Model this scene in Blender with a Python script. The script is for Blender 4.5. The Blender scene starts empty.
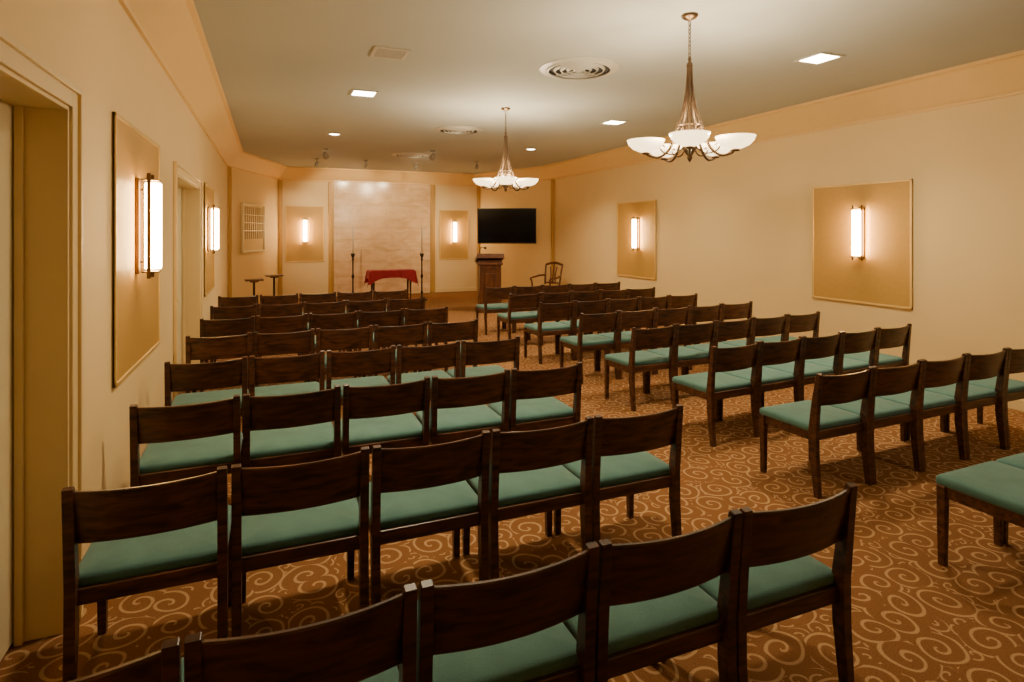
import bpy, bmesh, math
from mathutils import Vector, Matrix
import random
random.seed(4)
pi=math.pi
S=bpy.context.scene
COL=S.collection

# ------------------------------------------------------------------ materials
def newmat(name):
    m=bpy.data.materials.new(name); m.use_nodes=True
    nt=m.node_tree
    return m,nt,nt.nodes['Principled BSDF']
def N(nt,t,**k):
    n=nt.nodes.new(t)
    for a,b in k.items(): setattr(n,a,b)
    return n
def L(nt,a,b): nt.links.new(a,b)
def math_(nt,op,a,b=None,c=None):
    n=N(nt,'ShaderNodeMath',operation=op)
    for i,v in enumerate((a,b,c)):
        if v is None: continue
        if isinstance(v,(int,float)): n.inputs[i].default_value=v
        else: L(nt,v,n.inputs[i])
    return n.outputs[0]
def mixc(nt,f,a,b):
    n=N(nt,'ShaderNodeMix',data_type='RGBA')
    if isinstance(f,(int,float)): n.inputs[0].default_value=f
    else: L(nt,f,n.inputs[0])
    for s,v in ((6,a),(7,b)):
        if isinstance(v,tuple): n.inputs[s].default_value=(*v,1)
        else: L(nt,v,n.inputs[s])
    return n.outputs[2]
def simple(name,col,rough=.5,metal=0,var=.08,scale=8,bump=.0,bscale=200,emit=None,estr=0,coat=0,sheen=0):
    m,nt,b=newmat(name)
    tc=N(nt,'ShaderNodeNewGeometry')
    no=N(nt,'ShaderNodeTexNoise'); no.inputs['Scale'].default_value=scale; no.inputs['Detail'].default_value=4
    L(nt,tc.outputs['Position'],no.inputs['Vector'])
    c2=tuple(x*(1-var*2) for x in col); c3=tuple(min(1,x*(1+var)) for x in col)
    L(nt,mixc(nt,no.outputs[0],c2,c3),b.inputs['Base Color'])
    b.inputs['Roughness'].default_value=rough; b.inputs['Metallic'].default_value=metal
    b.inputs['Coat Weight'].default_value=coat
    if sheen: b.inputs['Sheen Weight'].default_value=sheen
    if bump:
        n2=N(nt,'ShaderNodeTexNoise'); n2.inputs['Scale'].default_value=bscale
        L(nt,tc.outputs['Position'],n2.inputs['Vector'])
        bp=N(nt,'ShaderNodeBump'); bp.inputs['Strength'].default_value=bump; bp.inputs['Distance'].default_value=.002
        L(nt,n2.outputs[0],bp.inputs['Height']); L(nt,bp.outputs[0],b.inputs['Normal'])
    if emit:
        b.inputs['Emission Color'].default_value=(*emit,1); b.inputs['Emission Strength'].default_value=estr
    return m
WARM=(1,.74,.42)
M_wall=simple('wall_paint',(.83,.625,.32),.75,var=.02,scale=1.5,bump=.25,bscale=120)
M_trim=simple('trim_paint',(.78,.59,.29),.45,var=.02)
M_door=simple('door_paint',(.78,.66,.40),.5,var=.02)
M_cove=simple('cove_paint',(.82,.565,.245),.6,var=.02)
M_ceil=simple('ceiling_paint',(.46,.475,.445),.9,var=.05,scale=.8,bump=.5,bscale=90)
M_gold=simple('gold_fabric',(.54,.315,.075),.5,var=.06,scale=30,bump=.4,bscale=400)
M_goldtrim=simple('gold_trim',(.74,.50,.17),.4,metal=.1,var=.05)
M_pil=simple('gold_pilaster_paint',(.52,.30,.08),.4,metal=.1,var=.05)
M_white=simple('white_metal',(.55,.53,.47),.4,var=.03)
M_dark=simple('dark_slot',(.03,.028,.025),.7)
M_bronze=simple('bronze_metal',(.15,.095,.055),.35,metal=.8,var=.15,scale=20)
M_black=simple('black_plastic',(.012,.012,.014),.35,var=.02)
M_grey=simple('grey_metal',(.30,.28,.24),.4,var=.02)
M_screen=simple('tv_screen',(.004,.004,.006),.12,var=.02)
M_red=simple('red_cloth',(.40,.008,.04),.7,var=.15,scale=12,sheen=.2)
M_candle=simple('candle_wax',(.75,.66,.5),.5,var=.03)
M_bowl=simple('alabaster_glass',(.9,.8,.62),.4,var=.05,scale=14,emit=(1,.72,.38),estr=4.2)
M_bulb=simple('lamp_bulb',(.9,.8,.6),.4,emit=WARM,estr=80)
M_sglass=simple('sconce_glass',(.9,.8,.62),.4,var=.03,emit=(1,.60,.22),estr=80)
M_panel=simple('downlight_diffuser',(.9,.85,.75),.4,emit=(1,.84,.6),estr=30)
M_iron=simple('dark_iron',(.03,.02,.015),.45,metal=.5)

def wood(name,c1,c2,rough=.33,axis_scale=(9,60,60)):
    m,nt,b=newmat(name)
    tc=N(nt,'ShaderNodeTexCoord'); mp=N(nt,'ShaderNodeMapping')
    oi=N(nt,'ShaderNodeObjectInfo')
    L(nt,tc.outputs['Object'],mp.inputs[0]); mp.inputs['Scale'].default_value=axis_scale
    ad=N(nt,'ShaderNodeVectorMath',operation='ADD'); L(nt,mp.outputs[0],ad.inputs[0])
    sc=N(nt,'ShaderNodeVectorMath',operation='SCALE'); sc.inputs[0].default_value=(37,17,53); L(nt,oi.outputs['Random'],sc.inputs['Scale'])
    L(nt,sc.outputs[0],ad.inputs[1])
    no=N(nt,'ShaderNodeTexNoise'); no.inputs['Scale'].default_value=.6; no.inputs['Detail'].default_value=6; no.inputs['Distortion'].default_value=.6
    L(nt,ad.outputs[0],no.inputs['Vector'])
    r=N(nt,'ShaderNodeValToRGB'); r.color_ramp.elements[0].position=.35; r.color_ramp.elements[0].color=(*c1,1)
    r.color_ramp.elements[1].position=.68; r.color_ramp.elements[1].color=(*c2,1)
    L(nt,no.outputs[0],r.inputs[0])
    v=math_(nt,'MULTIPLY_ADD',oi.outputs['Random'],.35,.82)
    hs=N(nt,'ShaderNodeHueSaturation'); L(nt,r.outputs[0],hs.inputs['Color']); L(nt,v,hs.inputs['Value'])
    L(nt,hs.outputs[0],b.inputs['Base Color']); b.inputs['Roughness'].default_value=rough
    bp=N(nt,'ShaderNodeBump'); bp.inputs['Strength'].default_value=.12; bp.inputs['Distance'].default_value=.001
    L(nt,no.outputs[0],bp.inputs['Height']); L(nt,bp.outputs[0],b.inputs['Normal'])
    return m
M_wood=wood('walnut_wood',(.022,.008,.0037),(.115,.043,.017),rough=.36)
M_woodm=wood('mahogany_wood',(.05,.016,.006),(.13,.045,.016),axis_scale=(40,40,6))
M_woodl=wood('oak_chair_wood',(.07,.022,.008),(.15,.055,.02),axis_scale=(40,40,6))

# cushion fabric
def fabric():
    m,nt,b=newmat('teal_fabric')
    tc=N(nt,'ShaderNodeTexCoord')
    no=N(nt,'ShaderNodeTexNoise'); no.inputs['Scale'].default_value=260; no.inputs['Detail'].default_value=3
    L(nt,tc.outputs['Object'],no.inputs['Vector'])
    n2=N(nt,'ShaderNodeTexNoise'); n2.inputs['Scale'].default_value=9
    L(nt,tc.outputs['Object'],n2.inputs['Vector'])
    f=math_(nt,'MULTIPLY_ADD',n2.outputs[0],.5,math_(nt,'MULTIPLY',no.outputs[0],.6))
    L(nt,mixc(nt,f,(.022,.078,.076),(.095,.240,.220)),b.inputs['Base Color'])
    b.inputs['Roughness'].default_value=.9; b.inputs['Sheen Weight'].default_value=.15
    bp=N(nt,'ShaderNodeBump'); bp.inputs['Strength'].default_value=.5; bp.inputs['Distance'].default_value=.002
    L(nt,no.outputs[0],bp.inputs['Height']); L(nt,bp.outputs[0],b.inputs['Normal'])
    return m
M_teal=fabric()

# carpet
def carpet():
    m,nt,b=newmat('scroll_carpet')
    g=N(nt,'ShaderNodeNewGeometry')
    wn=N(nt,'ShaderNodeTexNoise'); wn.inputs['Scale'].default_value=3.0; wn.inputs['Detail'].default_value=1
    L(nt,g.outputs['Position'],wn.inputs['Vector'])
    wv=N(nt,'ShaderNodeVectorMath',operation='SCALE'); wv.inputs['Scale'].default_value=.10
    L(nt,wn.outputs['Color'],wv.inputs[0])
    P=N(nt,'ShaderNodeVectorMath',operation='ADD'); L(nt,g.outputs['Position'],P.inputs[0]); L(nt,wv.outputs[0],P.inputs[1])
    def layer(scale,turns,width,rnd,rmax,off):
        a=N(nt,'ShaderNodeVectorMath',operation='ADD'); L(nt,P.outputs[0],a.inputs[0]); a.inputs[1].default_value=(off,off*1.7,0)
        flat=N(nt,'ShaderNodeVectorMath',operation='MULTIPLY'); L(nt,a.outputs[0],flat.inputs[0]); flat.inputs[1].default_value=(1,1,0)
        v=N(nt,'ShaderNodeTexVoronoi',voronoi_dimensions='2D',feature='F1'); v.inputs['Scale'].default_value=scale; v.inputs['Randomness'].default_value=rnd
        L(nt,flat.outputs[0],v.inputs['Vector'])
        d=N(nt,'ShaderNodeVectorMath',operation='SUBTRACT'); L(nt,flat.outputs[0],d.inputs[0]); L(nt,v.outputs['Position'],d.inputs[1])
        ln=N(nt,'ShaderNodeVectorMath',operation='LENGTH'); L(nt,d.outputs[0],ln.inputs[0])
        r=math_(nt,'MULTIPLY',ln.outputs['Value'],scale)
        s=N(nt,'ShaderNodeSeparateXYZ'); L(nt,d.outputs[0],s.inputs[0])
        th=math_(nt,'DIVIDE',math_(nt,'ARCTAN2',s.outputs[1],s.outputs[0]),2*pi)
        sc=N(nt,'ShaderNodeSeparateColor'); L(nt,v.outputs['Color'],sc.inputs[0])
        sg=math_(nt,'MULTIPLY_ADD',math_(nt,'GREATER_THAN',sc.outputs[0],.5),2,-1)
        ph=math_(nt,'ADD',math_(nt,'MULTIPLY',r,turns),math_(nt,'ADD',math_(nt,'MULTIPLY',th,sg),sc.outputs[1]))
        fr=math_(nt,'FRACT',ph)
        tri=math_(nt,'ABSOLUTE',math_(nt,'SUBTRACT',fr,.5))
        st=N(nt,'ShaderNodeMapRange',interpolation_type='SMOOTHSTEP'); L(nt,tri,st.inputs[0])
        st.inputs[1].default_value=width; st.inputs[2].default_value=width+.07; st.inputs[3].default_value=1; st.inputs[4].default_value=0
        mk=math_(nt,'LESS_THAN',r,rmax)
        return math_(nt,'MULTIPLY',st.outputs[0],mk),mk
    s1,m1=layer(5.0,3.2,.075,.55,.60,0)
    s2,m2=layer(10.5,2.4,.09,.7,.62,3.3)
    rest=math_(nt,'MULTIPLY',s2,math_(nt,'SUBTRACT',1,m1))
    st=math_(nt,'MAXIMUM',s1,rest)
    fn=N(nt,'ShaderNodeTexNoise'); fn.inputs['Scale'].default_value=150; fn.inputs['Detail'].default_value=3
    L(nt,g.outputs['Position'],fn.inputs['Vector'])
    base=mixc(nt,fn.outputs[0],(.085,.034,.011),(.33,.145,.052))
    hi=mixc(nt,fn.outputs[0],(.32,.18,.08),(.66,.43,.22))
    L(nt,mixc(nt,math_(nt,'MULTIPLY',st,.74),base,hi),b.inputs['Base Color'])
    b.inputs['Roughness'].default_value=.95; b.inputs['Specular IOR Level'].default_value=.15
    bp=N(nt,'ShaderNodeBump'); bp.inputs['Strength'].default_value=.5; bp.inputs['Distance'].default_value=.004
    L(nt,fn.outputs[0],bp.inputs['Height']); L(nt,bp.outputs[0],b.inputs['Normal'])
    return m
M_carpet=carpet()

def stone():
    m,nt,b=newmat('polished_stone_tile')
    g=N(nt,'ShaderNodeNewGeometry'); mp=N(nt,'ShaderNodeMapping'); mp.inputs['Rotation'].default_value=(pi/2,0,0)
    L(nt,g.outputs['Position'],mp.inputs[0])
    br=N(nt,'ShaderNodeTexBrick'); br.offset=.5; br.inputs['Scale'].default_value=1; br.inputs['Brick Width'].default_value=.67; br.inputs['Row Height'].default_value=.31
    br.inputs['Mortar Size'].default_value=.004; br.inputs['Color1'].default_value=(.80,.55,.31,1); br.inputs['Color2'].default_value=(.84,.59,.34,1); br.inputs['Mortar'].default_value=(.64,.42,.23,1)
    L(nt,mp.outputs[0],br.inputs[0])
    no=N(nt,'ShaderNodeTexNoise'); no.inputs['Scale'].default_value=2.2; no.inputs['Detail'].default_value=8; no.inputs['Distortion'].default_value=1.4
    m2=N(nt,'ShaderNodeMapping'); m2.inputs['Scale'].default_value=(.7,1,1.8); L(nt,g.outputs['Position'],m2.inputs[0])
    L(nt,m2.outputs[0],no.inputs['Vector'])
    mr=N(nt,'ShaderNodeValToRGB'); mr.color_ramp.elements[0].position=.35; mr.color_ramp.elements[0].color=(.78,.66,.55,1); mr.color_ramp.elements[1].position=.6; mr.color_ramp.elements[1].color=(1,1,1,1)
    L(nt,no.outputs[0],mr.inputs[0])
    mx=N(nt,'ShaderNodeMix',data_type='RGBA',blend_type='MULTIPLY'); mx.inputs[0].default_value=.7
    L(nt,br.outputs[0],mx.inputs[6]); L(nt,mr.outputs[0],mx.inputs[7])
    L(nt,mx.outputs[2],b.inputs['Base Color']); b.inputs['Roughness'].default_value=.18
    return m
M_stone=stone()

# ------------------------------------------------------------------ mesh builder
class MB:
    def __init__(s): s.v=[]; s.f=[]; s.m=[]; s.sm=[]; s.mats=[]
    def mi(s,mat):
        if mat not in s.mats: s.mats.append(mat)
        return s.mats.index(mat)
    def add(s,vs,fs,mat,smooth=False,M=None):
        o=len(s.v); k=s.mi(mat)
        for v in vs:
            v=Vector(v)
            if M is not None: v=M@v
            s.v.append(v)
        for f in fs: s.f.append([i+o for i in f]); s.m.append(k); s.sm.append(smooth)
    def box(s,c,size,mat,bev=0,M=None,seg=2,taper=None):
        bm=bmesh.new(); bmesh.ops.create_cube(bm,size=1)
        for v in bm.verts:
            v.co=Vector((v.co.x*size[0],v.co.y*size[1],v.co.z*size[2]))
            if taper and v.co.z<0: v.co.x*=taper; v.co.y*=taper
        if bev: bmesh.ops.bevel(bm,geom=bm.edges[:],offset=bev,segments=seg,profile=.5,affect='EDGES')
        bm.verts.index_update()
        vs=[v.co+Vector(c) for v in bm.verts]; fs=[[v.index for v in f.verts] for f in bm.faces]; bm.free()
        s.add(vs,fs,mat,False,M)
    def lathe(s,prof,mat,c=(0,0,0),seg=24,M=None,smooth=True,a0=0,a1=2*pi):
        full=abs(a1-a0-2*pi)<1e-6; n=seg if full else seg+1
        vs=[];fs=[]
        for (r,z) in prof:
            for i in range(n):
                a=a0+(a1-a0)*i/seg
                vs.append((c[0]+r*math.cos(a),c[1]+r*math.sin(a),c[2]+z))
        for j in range(len(prof)-1):
            for i in range(seg):
                i2=(i+1)%n if full else i+1
                fs.append([j*n+i,j*n+i2,(j+1)*n+i2,(j+1)*n+i])
        s.add(vs,fs,mat,smooth,M)
    def tube(s,pts,rad,mat,seg=8,M=None,flat=1.0):
        pts=[Vector(p) for p in pts]; n=len(pts)
        if not isinstance(rad,(list,tuple)): rad=[rad]*n
        vs=[];fs=[]; up=None
        for i,p in enumerate(pts):
            t=(pts[min(i+1,n-1)]-pts[max(i-1,0)]).normalized()
            if up is None:
                up=Vector((0,0,1)) if abs(t.z)<.9 else Vector((1,0,0))
            a=t.cross(up).normalized(); b=a.cross(t).normalized(); up=b
            for k in range(seg):
                q=2*pi*k/seg
                vs.append(p+a*math.cos(q)*rad[i]+b*math.sin(q)*rad[i]*flat)
        for i in range(n-1):
            for k in range(seg):
                k2=(k+1)%seg
                fs.append([i*seg+k,i*seg+k2,(i+1)*seg+k2,(i+1)*seg+k])
        fs.append(list(range(seg))[::-1]); fs.append([(n-1)*seg+k for k in range(seg)])
        s.add(vs,fs,mat,True,M)
    def mesh(s,name):
        me=bpy.data.meshes.new(name); me.from_pydata([tuple(v) for v in s.v],[],s.f)
        for m in s.mats: me.materials.append(m)
        me.polygons.foreach_set('material_index',s.m); me.polygons.foreach_set('use_smooth',s.sm)
        bm=bmesh.new(); bm.from_mesh(me); bmesh.ops.recalc_face_normals(bm,faces=bm.faces[:]); bm.to_mesh(me); bm.free()
        me.update(); return me
    def obj(s,name,loc=(0,0,0),rot=0,me=None):
        o=bpy.data.objects.new(name,me or s.mesh(name)); o.location=loc; o.rotation_euler=(0,0,rot); COL.objects.link(o); return o
def inst(name,me,loc,rot=0):
    o=bpy.data.objects.new(name,me); o.location=loc; o.rotation_euler=(0,0,rot); COL.objects.link(o); return o
def smooth_pts(pts,n=6):
    P=[Vector(p) for p in pts]; P=[2*P[0]-P[1]]+P+[2*P[-1]-P[-2]]; out=[]
    for i in range(1,len(P)-2):
        for k in range(n):
            t=k/n; a,b,c,d=P[i-1:i+3]
            out.append(.5*((2*b)+(c-a)*t+(2*a-5*b+4*c-d)*t*t+(3*b-a-3*c+d)*t**3))
    out.append(P[-2]); return out
D=math.radians

# ------------------------------------------------------------------ room
XL,XR,YB,YD,YF,H=-.82,6.8,-2.6,13.7,16.6,3.45
C0,C1=.2,5.78
poly=[(XL,YB),(XL,YD),(C0,YF),(C1,YF),(XR,YD),(XR,YB)]
def plan(name,z0,z1,mat):
    b=MB(); n=len(poly); big=[(XL-.3,YB-.3),(XL-.3,YD+.1),(C0-.2,YF+.3),(C1+.2,YF+.3),(XR+.3,YD+.1),(XR+.3,YB-.3)]
    vs=[(x,y,z0) for x,y in big]+[(x,y,z1) for x,y in big]
    fs=[list(range(n)),list(range(n,2*n))]+[[i,(i+1)%n,n+(i+1)%n,n+i] for i in range(n)]
    b.add(vs,fs,mat); return b.obj(name)
plan('floor',-.12,0,M_carpet)
plan('ceiling',H,H+.15,M_ceil)
def wallseg(name,p,q,mat=M_wall,th=.25,e=0.0):
    p=Vector((*p,0)); q=Vector((*q,0)); d=(q-p).normalized(); nrm=Vector((-d.y,d.x,0))
    b=MB(); a=p-d*e; c=q+d*e
    vs=[a,c,c+nrm*th,a+nrm*th]; vs=vs+[v+Vector((0,0,H)) for v in vs]
    b.add(vs,[[0,1,2,3],[4,5,6,7],[0,1,5,4],[1,2,6,5],[2,3,7,6],[3,0,4,7]],mat); return b.obj(name)
wallseg('wall_diagonal_left',poly[1],poly[2])
wallseg('wall_front',poly[2],poly[3])
wallseg('wall_diagonal_right',poly[3],poly[4])
wallseg('wall_right',poly[4],poly[5])
wallseg('wall_rear',poly[5],poly[0],e=.0)
# left wall with two door openings
b=MB(); T=.3
doors=[(1.2,3.13,2.30),(6.25,8.27,2.30)]
ys=[YB]
for a,c,h in doors: ys+= [a,c]
ys.append(YD)
for i in range(0,len(ys),2):
    b.box((XL-T/2,(ys[i]+ys[i+1])/2,H/2),(T,ys[i+1]-ys[i],H),M_wall)
for a,c,h in doors:
    b.box((XL-T/2,(a+c)/2,(h+H)/2),(T,c-a,H-h),M_wall)
b.obj('wall_left')
for k,(a,c,h) in enumerate(doors):
    b=MB(); mid=(a+c)/2
    for s0,s1 in ((a+.02,mid-.003),(mid+.003,c-.02)):
        b.box((XL-.21,(s0+s1)/2,h/2),(.05,s1-s0,h-.03),M_door,bev=.004)
    b.lathe([(0,0),(.012,.0),(.012,.04),(.028,.05),(.028,.07),(0,.08)],M_goldtrim,M=Matrix.Translation((XL-.185,mid+.08,1.0))@Matrix.Rotation(pi/2,4,'Y'),seg=12)
    b.obj('door_%d'%(k+1))
    b=MB()
    for w,th,off in ((.10,.018,0),(.03,.032,.07)):
        for yy,sg in ((a,-1),(c,1)):
            b.box((XL+th/2,yy+sg*(off+w/2),(h+off+w)/2),(th,w,h+off+w),M_trim,bev=.003)
        b.box((XL+th/2,mid,h+off+w/2),(th,c-a+2*off,w),M_trim,bev=.003)
    for yy,sg in ((a,1),(c,-1)):
        b.box((XL-.09,yy+sg*.009,h/2),(.19,.018,h),M_trim,bev=.003)
        b.box((XL-.165,yy+sg*.028,h/2),(.03,.022,h),M_trim,bev=.003)
    b.box((XL-.09,mid,h-.009),(.19,c-a,.018),M_trim,bev=.003)
    b.obj('trim_%d'%(k+3))

def offs(p,d):
    n=len(p); out=[]
    for i in range(n):
        a=Vector(p[i-1]);b_=Vector(p[i]);c=Vector(p[(i+1)%n])
        d1=(b_-a).normalized(); d2=(c-b_).normalized()
        n1=Vector((d1.y,-d1.x)); n2=Vector((d2.y,-d2.x)); m=(n1+n2).normalized()
        out.append(b_+m*(d/ m.dot(n1)))
    return out
def sweep(name,prof,mat,skip=()):
    b=MB(); n=len(poly); rings=[offs(poly,d) for d,z in prof]; vs=[];fs=[]
    for r,(d,z) in zip(rings,prof): vs+=[(p.x,p.y,z) for p in r]
    m=len(prof)
    for j in range(m-1):
        for i in range(n):
            if i in skip: continue
            i2=(i+1)%n; fs.append([j*n+i,j*n+i2,(j+1)*n+i2,(j+1)*n+i])
    b.add(vs,fs,mat); return b.obj(name)
sweep('trim_1',[(0,3.10),(.025,3.10),(.03,3.125),(.02,3.14),(.035,3.16),(.26,H-.045),(.30,H-.035),(.30,H)],M_cove)
sweep('baseboard_room',[(0,.11),(.012,.105),(.015,.02),(.015,0)],M_trim,skip=(0,))
b=MB()
for y0,y1 in ((YB,1.10),(3.23,6.15),(8.37,YD)): b.box((XL+.0075,(y0+y1)/2,.055),(.015,y1-y0,.11),M_trim,bev=.003)
b.obj('baseboard_left')

# gold vertical pilaster strips
def pil(x,y,w=.09,rot=0,n=5,proud=.04):
    b=MB(); b.box((0,0,1.56),(w,proud,3.10),M_pil,bev=.006)
    b.box((0,-proud*.4,1.56),(w*.4,proud*.6,3.08),M_pil,bev=.006)
    b.obj('trim_%d'%n,(x,y,0),rot)
ang=math.atan2(2.9,1.02)
pil(XL+.05,YD-.03,.10,pi/2,5); pil(C0+.05,YF-.04,.10,-.0,6); pil(C1-.04,YF-.04,.10,0,7); pil(XR-.05,YD-.03,.10,pi/2,8)
pil(1.53,YF-.03,.14,0,9,.07); pil(4.34,YF-.03,.14,0,10,.07)
b=MB(); b.box((2.935,YF-.012,1.6),(2.68,.03,3.1),M_stone,bev=.003); b.obj('stone_feature_wall')

# ---------------------------------------------------------------- sconce panels with sconces
def wall_panel(w,h):
    b=MB(); b.box((0,-.008,0),(w,.016,h),M_gold,bev=.003)
    t=.026
    for sx in(-1,1): b.box((sx*(w/2-t/2),-.011,0),(t,.022,h),M_goldtrim,bev=.004)
    for sz in(-1,1): b.box((0,-.011,sz*(h/2-t/2)),(w,.022,t),M_goldtrim,bev=.004)
    return b
def sconce():
    b=MB()
    b.box((0,-.012,0),(.09,.024,.62),M_bronze,bev=.004)
    for sz in(-1,1):
        b.box((0,-.06,sz*.235),(.02,.10,.015),M_bronze,bev=.003)
        b.box((0,-.085,sz*.298),(.13,.09,.010),M_bronze,bev=.003)
    b.lathe([(.001,-.28),(.045,-.28),(.049,-.27),(.049,.27),(.045,.28),(.001,.28)],M_sglass,c=(0,-.095,0),seg=24)
    for sx in(-1,1):
        b.box((sx*.062,-.080,0),(.009,.022,.68),M_bronze,bev=.002)
    return b.mesh('wall_sconce')
SC=sconce()
def put_panel(x,y,z,rot,w,h,zs=None,dy=0):
    wall_panel(w,h).obj('fabric_wall_panel',(x,y,z),rot)
    n=Vector((math.sin(rot),-math.cos(rot),0))*.017
    inst('wall_sconce',SC,(x+n.x,y+n.y+dy,zs or z+.08),rot)
put_panel(XL+.002,4.60,1.65,pi/2,1.42,1.55,1.79,-.15)
put_panel(XL+.002,9.52,1.65,pi/2,1.38,1.53,1.79,-.4)
put_panel(XR-.002,5.14,1.61,-pi/2,1.34,1.50,1.74,-.05)
put_panel(XR-.002,9.98,1.60,-pi/2,1.36,1.53,1.72,-.12)
put_panel(.86,YF-.002,1.70,0,.98,1.50)
put_panel(4.99,YF-.002,1.67,0,.88,1.45)

# grille on left diagonal
b=MB(); gw,gh=1.30,1.08
b.box((0,-.005,0),(gw,.02,gh),M_wall)
for sx in(-1,1): b.box((sx*gw/2,-.02,0),(.05,.05,gh+.05),M_door,bev=.005)
for sz in(-1,1): b.box((0,-.02,sz*gh/2),(gw,.05,.05),M_door,bev=.005)
b.box((0,-.014,.12),(gw-.1,.01,gh-.36),M_pil)
for i in range(11): b.box((-gw/2+.08+i*(gw-.16)/10,-.026,.12),(.028,.025,gh-.34),M_door,bev=.003)
for z in(-.06,.12,.30): b.box((0,-.03,z),(gw-.1,.02,.022),M_door,bev=.003)
tt=.43; b.obj('wall_grille',(XL+1.02*tt+.01,YD+2.9*tt,1.84),ang)

# ---------------------------------------------------------------- chair
def rring(hx,y0,y1,r,z,inset,n=5):
    pts=[]
    x0,x1=-hx+inset,hx-inset; ya,yb=y0+inset,y1-inset; r=max(r-inset*.3,.005)
    for cx,cy,a0 in((x1-r,yb-r,0),(x0+r,yb-r,pi/2),(x0+r,ya+r,pi),(x1-r,ya+r,1.5*pi)):
        for k in range(n):
            a=a0+k/(n-1)*pi/2; pts.append((cx+r*math.cos(a),cy+r*math.sin(a),z))
    return pts
def chair_mesh():
    b=MB(); W=.272
    prof=[(-.004,0),(.034,0),(.068,.28),(.076,.44),(.050,.62),(.018,.812),(.010,.82),(-.012,.815),(.006,.62),(.018,.44),(.016,.28)]
    for sx in(-1,1):
        xc=sx*(W-.020); hw=.018; n=len(prof)
        bm=bmesh.new()
        va=[bm.verts.new((xc-hw,y,z)) for y,z in prof]; vb=[bm.verts.new((xc+hw,y,z)) for y,z in prof]
        bm.faces.new(va); bm.faces.new(vb[::-1])
        for i in range(n): bm.faces.new([va[i],vb[i],vb[(i+1)%n],va[(i+1)%n]])
        bmesh.ops.bevel(bm,geom=[e for e in bm.edges if abs(e.verts[0].co.x-e.verts[1].co.x)<1e-5],offset=.004,segments=2,profile=.5,affect='EDGES')
        bm.verts.index_update()
        b.add([v.co.copy() for v in bm.verts],[[v.index for v in f.verts] for f in bm.faces],M_wood); bm.free()
    nx=14; hx=W-.036
    zs=[(.600,.0),(.594,.004),(.594,.014),(.600,.018),(.792,.018),(.798,.014),(.798,.004),(.792,.0)]
    vs=[];fs=[]; m=len(zs)
    for i in range(nx+1):
        u=-1+2*i/nx; bow=-.030*(1-u*u)
        for z,t in zs:
            lean=.032-(z-.62)*.21
            vs.append((u*hx,lean+bow+t-.002,z+ .006*(u*u)*(1 if z>.7 else 0)))
    for i in range(nx):
        for k in range(m):
            k2=(k+1)%m; fs.append([i*m+k,i*m+k2,(i+1)*m+k2,(i+1)*m+k])
    fs.append(list(range(m))); fs.append([nx*m+k for k in range(m)])
    b.add(vs,fs,M_wood,False)
    for sx in(-1,1): b.box((sx*(W-.026),.26,.390),(.024,.40,.062),M_wood,bev=.004)
    b.box((0,.475,.390),(2*W-.06,.024,.062),M_wood,bev=.004)
    b.box((0,.056,.390),(2*W-.06,.024,.062),M_wood,bev=.004)
    for sx in(-1,1): b.box((sx*(W-.023),.468,.21),(.042,.046,.42),M_wood,bev=.005,taper=.78)
    rings=[(.418,.006),(.424,0),(.448,0),(.458,.006),(.464,.018),(.470,.06),(.474,.12),(.476,.20)]
    vs=[];n=None
    for z,ins in rings:
        r=rring(W-.008,.060,.508,.03,z,ins); n=len(r); vs+=r
    fs=[]
    for j in range(len(rings)-1):
        for i in range(n): i2=(i+1)%n; fs.append([j*n+i,j*n+i2,(j+1)*n+i2,(j+1)*n+i])
    fs.append(list(range(n))); fs.append([(len(rings)-1)*n+i for i in range(n)])
    b.add(vs,fs,M_teal,True)
    return b.mesh('upholstered_chair')
CH=chair_mesh()
def row(x0,y0,n,ang=0,right_anchor=False,SP=.549):
    for i in range(n):
        s=(i+.5)*SP
        if right_anchor: s=-(i+.5)*SP
        inst('upholstered_chair',CH,(x0+s*math.cos(ang),y0+s*math.sin(ang),0),ang)
for i,y in enumerate([1.53,2.59,3.70,4.83,5.97,7.12,8.3,9.5]):
    row(2.01 if i==0 else 2.07,y,5,0,True,.549 if i==0 else .555)
for x,y,a in [(3.26,1.53,1),(3.32,2.80,1.5),(3.33,3.80,4.0),(3.27,4.85,3.5),(3.30,5.95,3),(3.30,7.05,3),(3.33,8.2,2),(3.38,9.4,1)]:
    row(x,y,5,D(a),False,.542)

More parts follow.
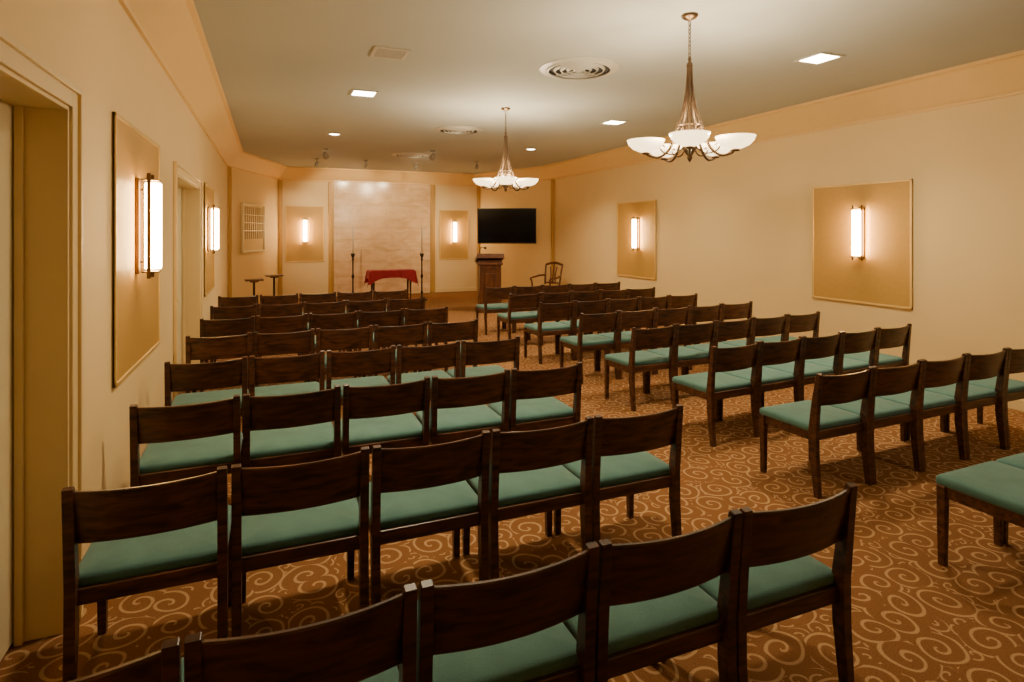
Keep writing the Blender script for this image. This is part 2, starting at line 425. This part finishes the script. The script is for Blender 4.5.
# ---------------------------------------------------------------- chandeliers
def chandelier(x,y,face,RB=.345):
    b=MB(); zc=H
    b.lathe([(0,0),(.065,0),(.065,-.012),(.05,-.028),(.02,-.035),(.008,-.05),(0,-.052)],M_bronze,c=(0,0,zc))
    z=zc-.05; k=0
    while z>3.12:
        pts=[]
        for i in range(13):
            a=2*pi*i/12; px=.010*math.cos(a); pz=.021*math.sin(a)
            pts.append((px,0,z-.018+pz) if k%2==0 else (0,px,z-.018+pz))
        b.tube(pts,.0032,M_bronze,seg=5); z-=.031; k+=1
    b.lathe([(0,3.13),(.010,3.12),(.016,3.10),(.010,3.085),(.022,3.07),(.026,3.05),(.016,3.03),(.014,2.9),(.016,2.7),(.022,2.60),(.045,2.56),(.05,2.53),(.03,2.50),(.026,2.46),(.05,2.42),(.055,2.40),(.035,2.37),(.018,2.345),(.022,2.33),(.012,2.31),(0,2.295)],M_bronze,seg=20)
    b.lathe([(.088,2.575),(.098,2.575),(.098,2.59),(.088,2.59),(.088,2.575)],M_bronze,seg=28)
    for i in range(5):
        a=face+2*pi*i/5; M=Matrix.Rotation(a,4,'Z')
        p=smooth_pts([(.014,0,3.06),(.018,0,2.95),(.034,0,2.80),(.062,0,2.67),(.10,0,2.56),(.125,0,2.47),(.17,0,2.385),(.24,0,2.335),(.315,0,2.345),(RB,0,2.365)],5)
        n=len(p); b.tube(p,[.0085+.003*math.sin(pi*j/n) for j in range(n)],M_bronze,seg=7,M=M)
        p=smooth_pts([(.04,0,2.42),(.12,0,2.36),(.20,0,2.37),(.235,0,2.41),(.215,0,2.43),(.195,0,2.415)],4)
        b.tube(p,.006,M_bronze,seg=6,M=M)
        c=(RB,0,0)
        b.lathe([(0,2.352),(.028,2.356),(.034,2.366),(.02,2.374),(.001,2.374)],M_bronze,c=c,seg=16,M=M)
        b.lathe([(.0,2.372),(.05,2.378),(.10,2.400),(.132,2.432),(.146,2.468),(.141,2.468),(.126,2.436),(.095,2.406),(.05,2.385),(0,2.379)],M_bowl,c=c,seg=28,M=M)
        b.lathe([(0,2.385),(.014,2.386),(.016,2.41),(.026,2.43),(.028,2.45),(.016,2.47),(0,2.475)],M_bulb,c=c,seg=12,M=M)
    o=b.obj('chandelier',(x,y,0))
    for i in range(5):
        a=face+2*pi*i/5
        l=bpy.data.lights.new('chandelier_lamp','POINT'); l.energy=29; l.color=(1,.80,.52); l.shadow_soft_size=.03
        lo=bpy.data.objects.new('chandelier_lamp',l); lo.parent=o; lo.location=(RB*math.cos(a),RB*math.sin(a),2.50); COL.objects.link(lo)
chandelier(3.04,3.73,math.atan2(-3.73,-3.04))
chandelier(2.99,7.49,math.atan2(-7.49,-2.99),.315)

# ---------------------------------------------------------------- ceiling fittings
def area(o,e,size,z=-.02,col=(1,.80,.50),spread=125):
    l=bpy.data.lights.new('downlight_lamp','AREA'); l.energy=e; l.size=size; l.color=col; l.spread=D(spread)
    lo=bpy.data.objects.new('downlight_lamp',l); lo.parent=o; lo.location=(0,0,z); COL.objects.link(lo)
for x,y,e in [(4.96,4.17,48),(1.06,7.34,48),(4.92,7.81,48),(1.06,3.6,40),(4.96,.4,20)]:  # last two downlights are added out of view, to light the near end
    b=MB(); t=.03; w=.32
    for s in(-1,1):
        b.box((s*(w-t)/2,0,-.006),(t,w,.012),M_white,bev=.002); b.box((0,s*(w-t)/2,-.006),(w-2*t,t,.012),M_white,bev=.002)
    b.box((0,0,-.003),(w-2*t,w-2*t,.005),M_panel)
    o=b.obj('square_downlight',(x,y,H)); area(o,e,.24)
for x,y,e in [(1.03,10.6,50),(4.95,11.0,50)]:
    b=MB(); b.lathe([(.09,0),(.12,0),(.12,-.008),(.09,-.012),(.085,0)],M_white); b.lathe([(0,-.003),(.088,-.003)],M_panel)
    o=b.obj('round_downlight',(x,y,H)); area(o,e,.16)
for x,y,dia in [(2.98,5.40,.84),(2.91,9.4,.82),(2.86,12.86,.8)]:
    b=MB(); R=dia/2
    b.lathe([(R*.80,-.010),(R*.98,-.006),(R,0),(R*.98,-.001)],M_white,seg=48)
    b.lathe([(R*.82,-.010),(R*.80,-.022),(R*.76,-.026)],M_white,seg=48)
    b.lathe([(0,-.003),(R*.8,-.003)],M_dark,seg=48)
    for k in range(4):
        r=R*(.64-.16*k); b.lathe([(r,-.010),(r-.018,-.030),(r-.024,-.030),(r-.008,-.008)],M_white,seg=48)
    b.lathe([(0,-.03),(R*.08,-.03),(R*.08,-.005)],M_white,seg=24)
    for a in(0,pi/2): b.box((0,0,-.012),(R*1.5,.012,.012),M_white,M=Matrix.Rotation(a+.4,4,'Z'))
    b.obj('ceiling_air_diffuser',(x,y,H))
b=MB()
for s in(-1,1):
    b.box((s*.15,0,-.006),(.03,.33,.012),M_white,bev=.002); b.box((0,s*.15,-.006),(.27,.03,.012),M_white,bev=.002)
b.box((0,0,-.002),(.28,.28,.003),M_dark)
for i in range(8): b.box((0,-.12+i*.034,-.008),(.27,.018,.004),M_white)
b.obj('ceiling_vent',(1.05,5.6,H))

def spot(x,y,tx,ty,tz,e,size=60,k=.8):
    b=MB()
    b.lathe([(0,0),(.05,0),(.05,-.02),(.012,-.026),(.010,-.08),(0,-.08)],M_grey,seg=16)
    d=Vector((tx-x,ty-y,tz-(H-.12))).normalized()
    q=d.to_track_quat('-Z','Y').to_matrix().to_4x4()
    M=Matrix.Translation((0,0,-.12))@q@Matrix.Scale(k,4)
    b.lathe([(0,.07),(.03,.065),(.045,.03),(.05,-.06),(.055,-.075),(.048,-.072),(.042,-.04)],M_grey,seg=18,M=M)
    b.lathe([(0,-.045),(.042,-.045)],M_panel,seg=18,M=M)
    o=b.obj('track_spotlight',(x,y,H))
    l=bpy.data.lights.new('spot_lamp','SPOT'); l.energy=e; l.color=(1,.79,.5); l.spot_size=D(size); l.spot_blend=.6; l.shadow_soft_size=.04
    lo=bpy.data.objects.new('spot_lamp',l); lo.parent=o; lo.location=Vector((0,0,-.12))+d*.09; lo.rotation_euler=d.to_track_quat('-Z','Y').to_euler(); COL.objects.link(lo)
for a in [(1.05,12.6,2.2,16.6,1.8,190,60,1.15),(3.15,12.0,3.4,16.6,2.0,190,60,1.15),(3.3,14.2,3.6,16.6,2.5,90),(2.1,14.2,1.9,16.6,2.6,110),(4.6,13.4,5.2,16.4,1.3,130),(1.0,14.3,.5,16.6,1.6,80)]: spot(*a)

# ---------------------------------------------------------------- front furniture
b=MB(); w,dp,h=1.10,.46,.79
b.box((0,0,h-.02),(w,dp,.03),M_woodm,bev=.004)
b.box((0,0,h-.09),(w-.12,dp-.1,.10),M_woodm,bev=.004)
for sx in(-1,1):
    for sy in(-1,1):
        b.lathe([(.0,0),(.022,0),(.026,.03),(.016,.08),(.022,.2),(.028,.45),(.02,.52),(.03,.55),(.03,h-.06),(0,h-.06)],M_woodm,c=(sx*(w/2-.09),sy*(dp/2-.07),0),seg=12)
b.box((0,0,.16),(w-.2,.03,.04),M_woodm,bev=.004)
nx,ny=48,24; ow,od=w+.44,dp+.52; vs=[];fs=[]
for j in range(ny+1):
    for i in range(nx+1):
        x=(i/nx-.5)*ow; y=(j/ny-.5)*od; z=h+.004
        ex=max(0,abs(x)-(w/2+.006)); ey=max(0,abs(y)-(dp/2+.006))
        if ey>0: ey*= .75+.6*(abs(x)/(w/2))**3 if abs(x)<w/2 else 1.35
        drop=max(ex,ey)
        X=x; Y=y
        if ex>0: X=math.copysign(w/2+.010+.10*ex+ (.012*math.sin(y*38) if ex>.02 else 0),x)
        if ey>0: Y=math.copysign(dp/2+.010+.10*ey+(.012*math.sin(x*30) if ey>.02 else 0),y)
        if ex>0 and ey>0: X=math.copysign(w/2+.03+.16*ey,x); drop=max(ex,ey)+.4*min(ex,ey)
        vs.append((X,Y,z-drop))
for j in range(ny):
    for i in range(nx):
        a=j*(nx+1)+i; fs.append([a,a+1,a+nx+2,a+nx+1])
b.add(vs,fs,M_red,True)
b.obj('altar_table',(2.85,15.0,0),0)
def candlestick(x,y):
    b=MB()
    b.lathe([(0,0),(.15,0),(.15,.02),(.12,.035),(.05,.06),(.025,.10),(.018,.14),(.035,.18),(.035,.2),(.020,.24),(.018,.55),(.036,.60),(.036,.63),(.018,.67),(.018,1.0),(.03,1.05),(.02,1.08),(.045,1.14),(.06,1.20),(.055,1.20),(0,1.16)],M_iron,seg=20)
    b.lathe([(0,1.16),(.022,1.16),(.020,1.88),(.008,1.90),(0,1.90)],M_candle,seg=14)
    b.tube([(0,0,1.89),(0,0,1.92)],.002,M_black,seg=5)
    b.obj('candlestick',(x,y,0))
candlestick(1.96,15.45); candlestick(3.62,14.9)
def stand(x,y,h):
    b=MB()
    b.lathe([(0,0),(.15,0),(.15,.02),(.06,.045),(.028,.08),(.024,.3),(.034,.34),(.022,.40),(.022,h-.08),(.05,h-.035),(0,h-.03)],M_iron,seg=20)
    b.box((0,0,h-.015),(.34,.30,.03),M_woodm,bev=.005); b.box((0,0,h-.045),(.16,.16,.03),M_woodm,bev=.005)
    b.obj('pedestal_stand',(x,y,0),.1)
stand(-.30,13.05,.79); stand(.08,13.5,.84)
b=MB()
b.box((0,0,.04),(.58,.46,.08),M_woodm,bev=.008)
b.box((0,0,.56),(.46,.36,.98),M_woodm,bev=.006)
for sx in(-1,1): b.box((sx*.215,-.185,.56),(.04,.02,.96),M_woodm,bev=.004)
for z in(.12,.98): b.box((0,-.185,z),(.42,.02,.06),M_woodm,bev=.004)
b.box((0,-.188,.55),(.26,.012,.6),M_woodm,bev=.01)
b.box((0,0,1.05),(.54,.42,.05),M_woodm,bev=.01)
MT=Matrix.Translation((0,0,1.14))@Matrix.Rotation(D(-14),4,'X')
b.box((0,0,0),(.60,.46,.03),M_woodm,bev=.006,M=MT)
for sx in(-1,1): b.box((sx*.29,0,.03),(.02,.46,.06),M_woodm,bev=.004,M=MT)
b.box((0,-.225,.04),(.60,.02,.10),M_woodm,bev=.004,M=MT)
b.box((0,0,1.09),(.50,.38,.08),M_woodm,bev=.004)
b.tube(smooth_pts([(-.2,.1,1.16),(-.2,.1,1.34),(-.17,.04,1.41),(-.1,.0,1.40)],5),.008,M_black,seg=6)
b.lathe([(0,0),(.02,.0),(.03,.05),(0,.05)],M_black,c=(-.09,0,1.37),seg=10)
b.obj('wooden_lectern',(4.48,12.2,0),D(-12))
b=MB()
b.box((0,0,0),(1.56,.035,.94),M_black,bev=.008)
b.box((0,-.019,.008),(1.52,.006,.89),M_screen)
b.box((0,.035,-.05),(.9,.05,.5),M_black,bev=.01)
b.box((0,.075,0),(.4,.03,.4),M_black,bev=.004)
b.tube([(0,.09,0),(.15,.26,0),(.40,.32,0)],.025,M_black,seg=8)
b.tube([(0,.09,.06),(.15,.26,.06),(.40,.32,.06)],.018,M_black,seg=8)
o=b.obj('wall_television',(5.80,14.45,1.91)); o.rotation_euler=(D(4),0,D(-24))
b=MB(); r=.023
b.lathe([(0,.40),(.25,.40),(.27,.43),(.26,.455),(.2,.48),(0,.49)],M_gold,seg=24)
b.lathe([(.22,.36),(.275,.36),(.28,.41),(.22,.41)],M_woodl,seg=24)
for sx in(-1,1):
    b.tube(smooth_pts([(sx*.27,-.24,.62),(sx*.25,-.23,.45),(sx*.24,-.23,.38),(sx*.26,-.25,.2),(sx*.22,-.24,.0)]),r,M_woodl)
    b.tube(smooth_pts([(sx*.22,.30,.0),(sx*.21,.24,.38),(sx*.22,.27,.65),(sx*.24,.33,.95)]),r,M_woodl)
    b.tube(smooth_pts([(sx*.225,.28,.70),(sx*.30,.12,.69),(sx*.32,-.08,.66),(sx*.29,-.24,.65),(sx*.27,-.27,.61)]),r,M_woodl)
    b.tube(smooth_pts([(sx*.10,.25,.50),(sx*.06,.28,.70),(sx*.10,.32,.90)]),.016,M_woodl)
b.tube(smooth_pts([(-.24,.33,.95),(-.12,.35,.985),(0,.35,1.0),(.12,.35,.985),(.24,.33,.95)]),.03,M_woodl)
b.tube([(-.215,.25,.52),(.215,.25,.52)],.018,M_woodl)
b.tube([(0,.25,.52),(0,.34,.98)],.025,M_woodl,flat=.5)
b.tube([(-.22,.24,.2),(.22,.24,.2)],.012,M_woodl)
b.obj('wooden_armchair',(6.12,12.7,0),D(-60))

# ---------------------------------------------------------------- world / camera
w=bpy.data.worlds.new('world'); S.world=w; w.use_nodes=True
w.node_tree.nodes['Background'].inputs[0].default_value=(.5,.4,.3,1); w.node_tree.nodes['Background'].inputs[1].default_value=.1
cam=bpy.data.cameras.new('camera'); cam.sensor_width=36; cam.lens=588/1024*36; cam.shift_y=-(341-232)/1024; cam.clip_start=.05
co=bpy.data.objects.new('camera',cam); co.location=(0,0,1.75); co.rotation_euler=(pi/2,0,-math.atan2(242,588)); COL.objects.link(co); S.camera=co
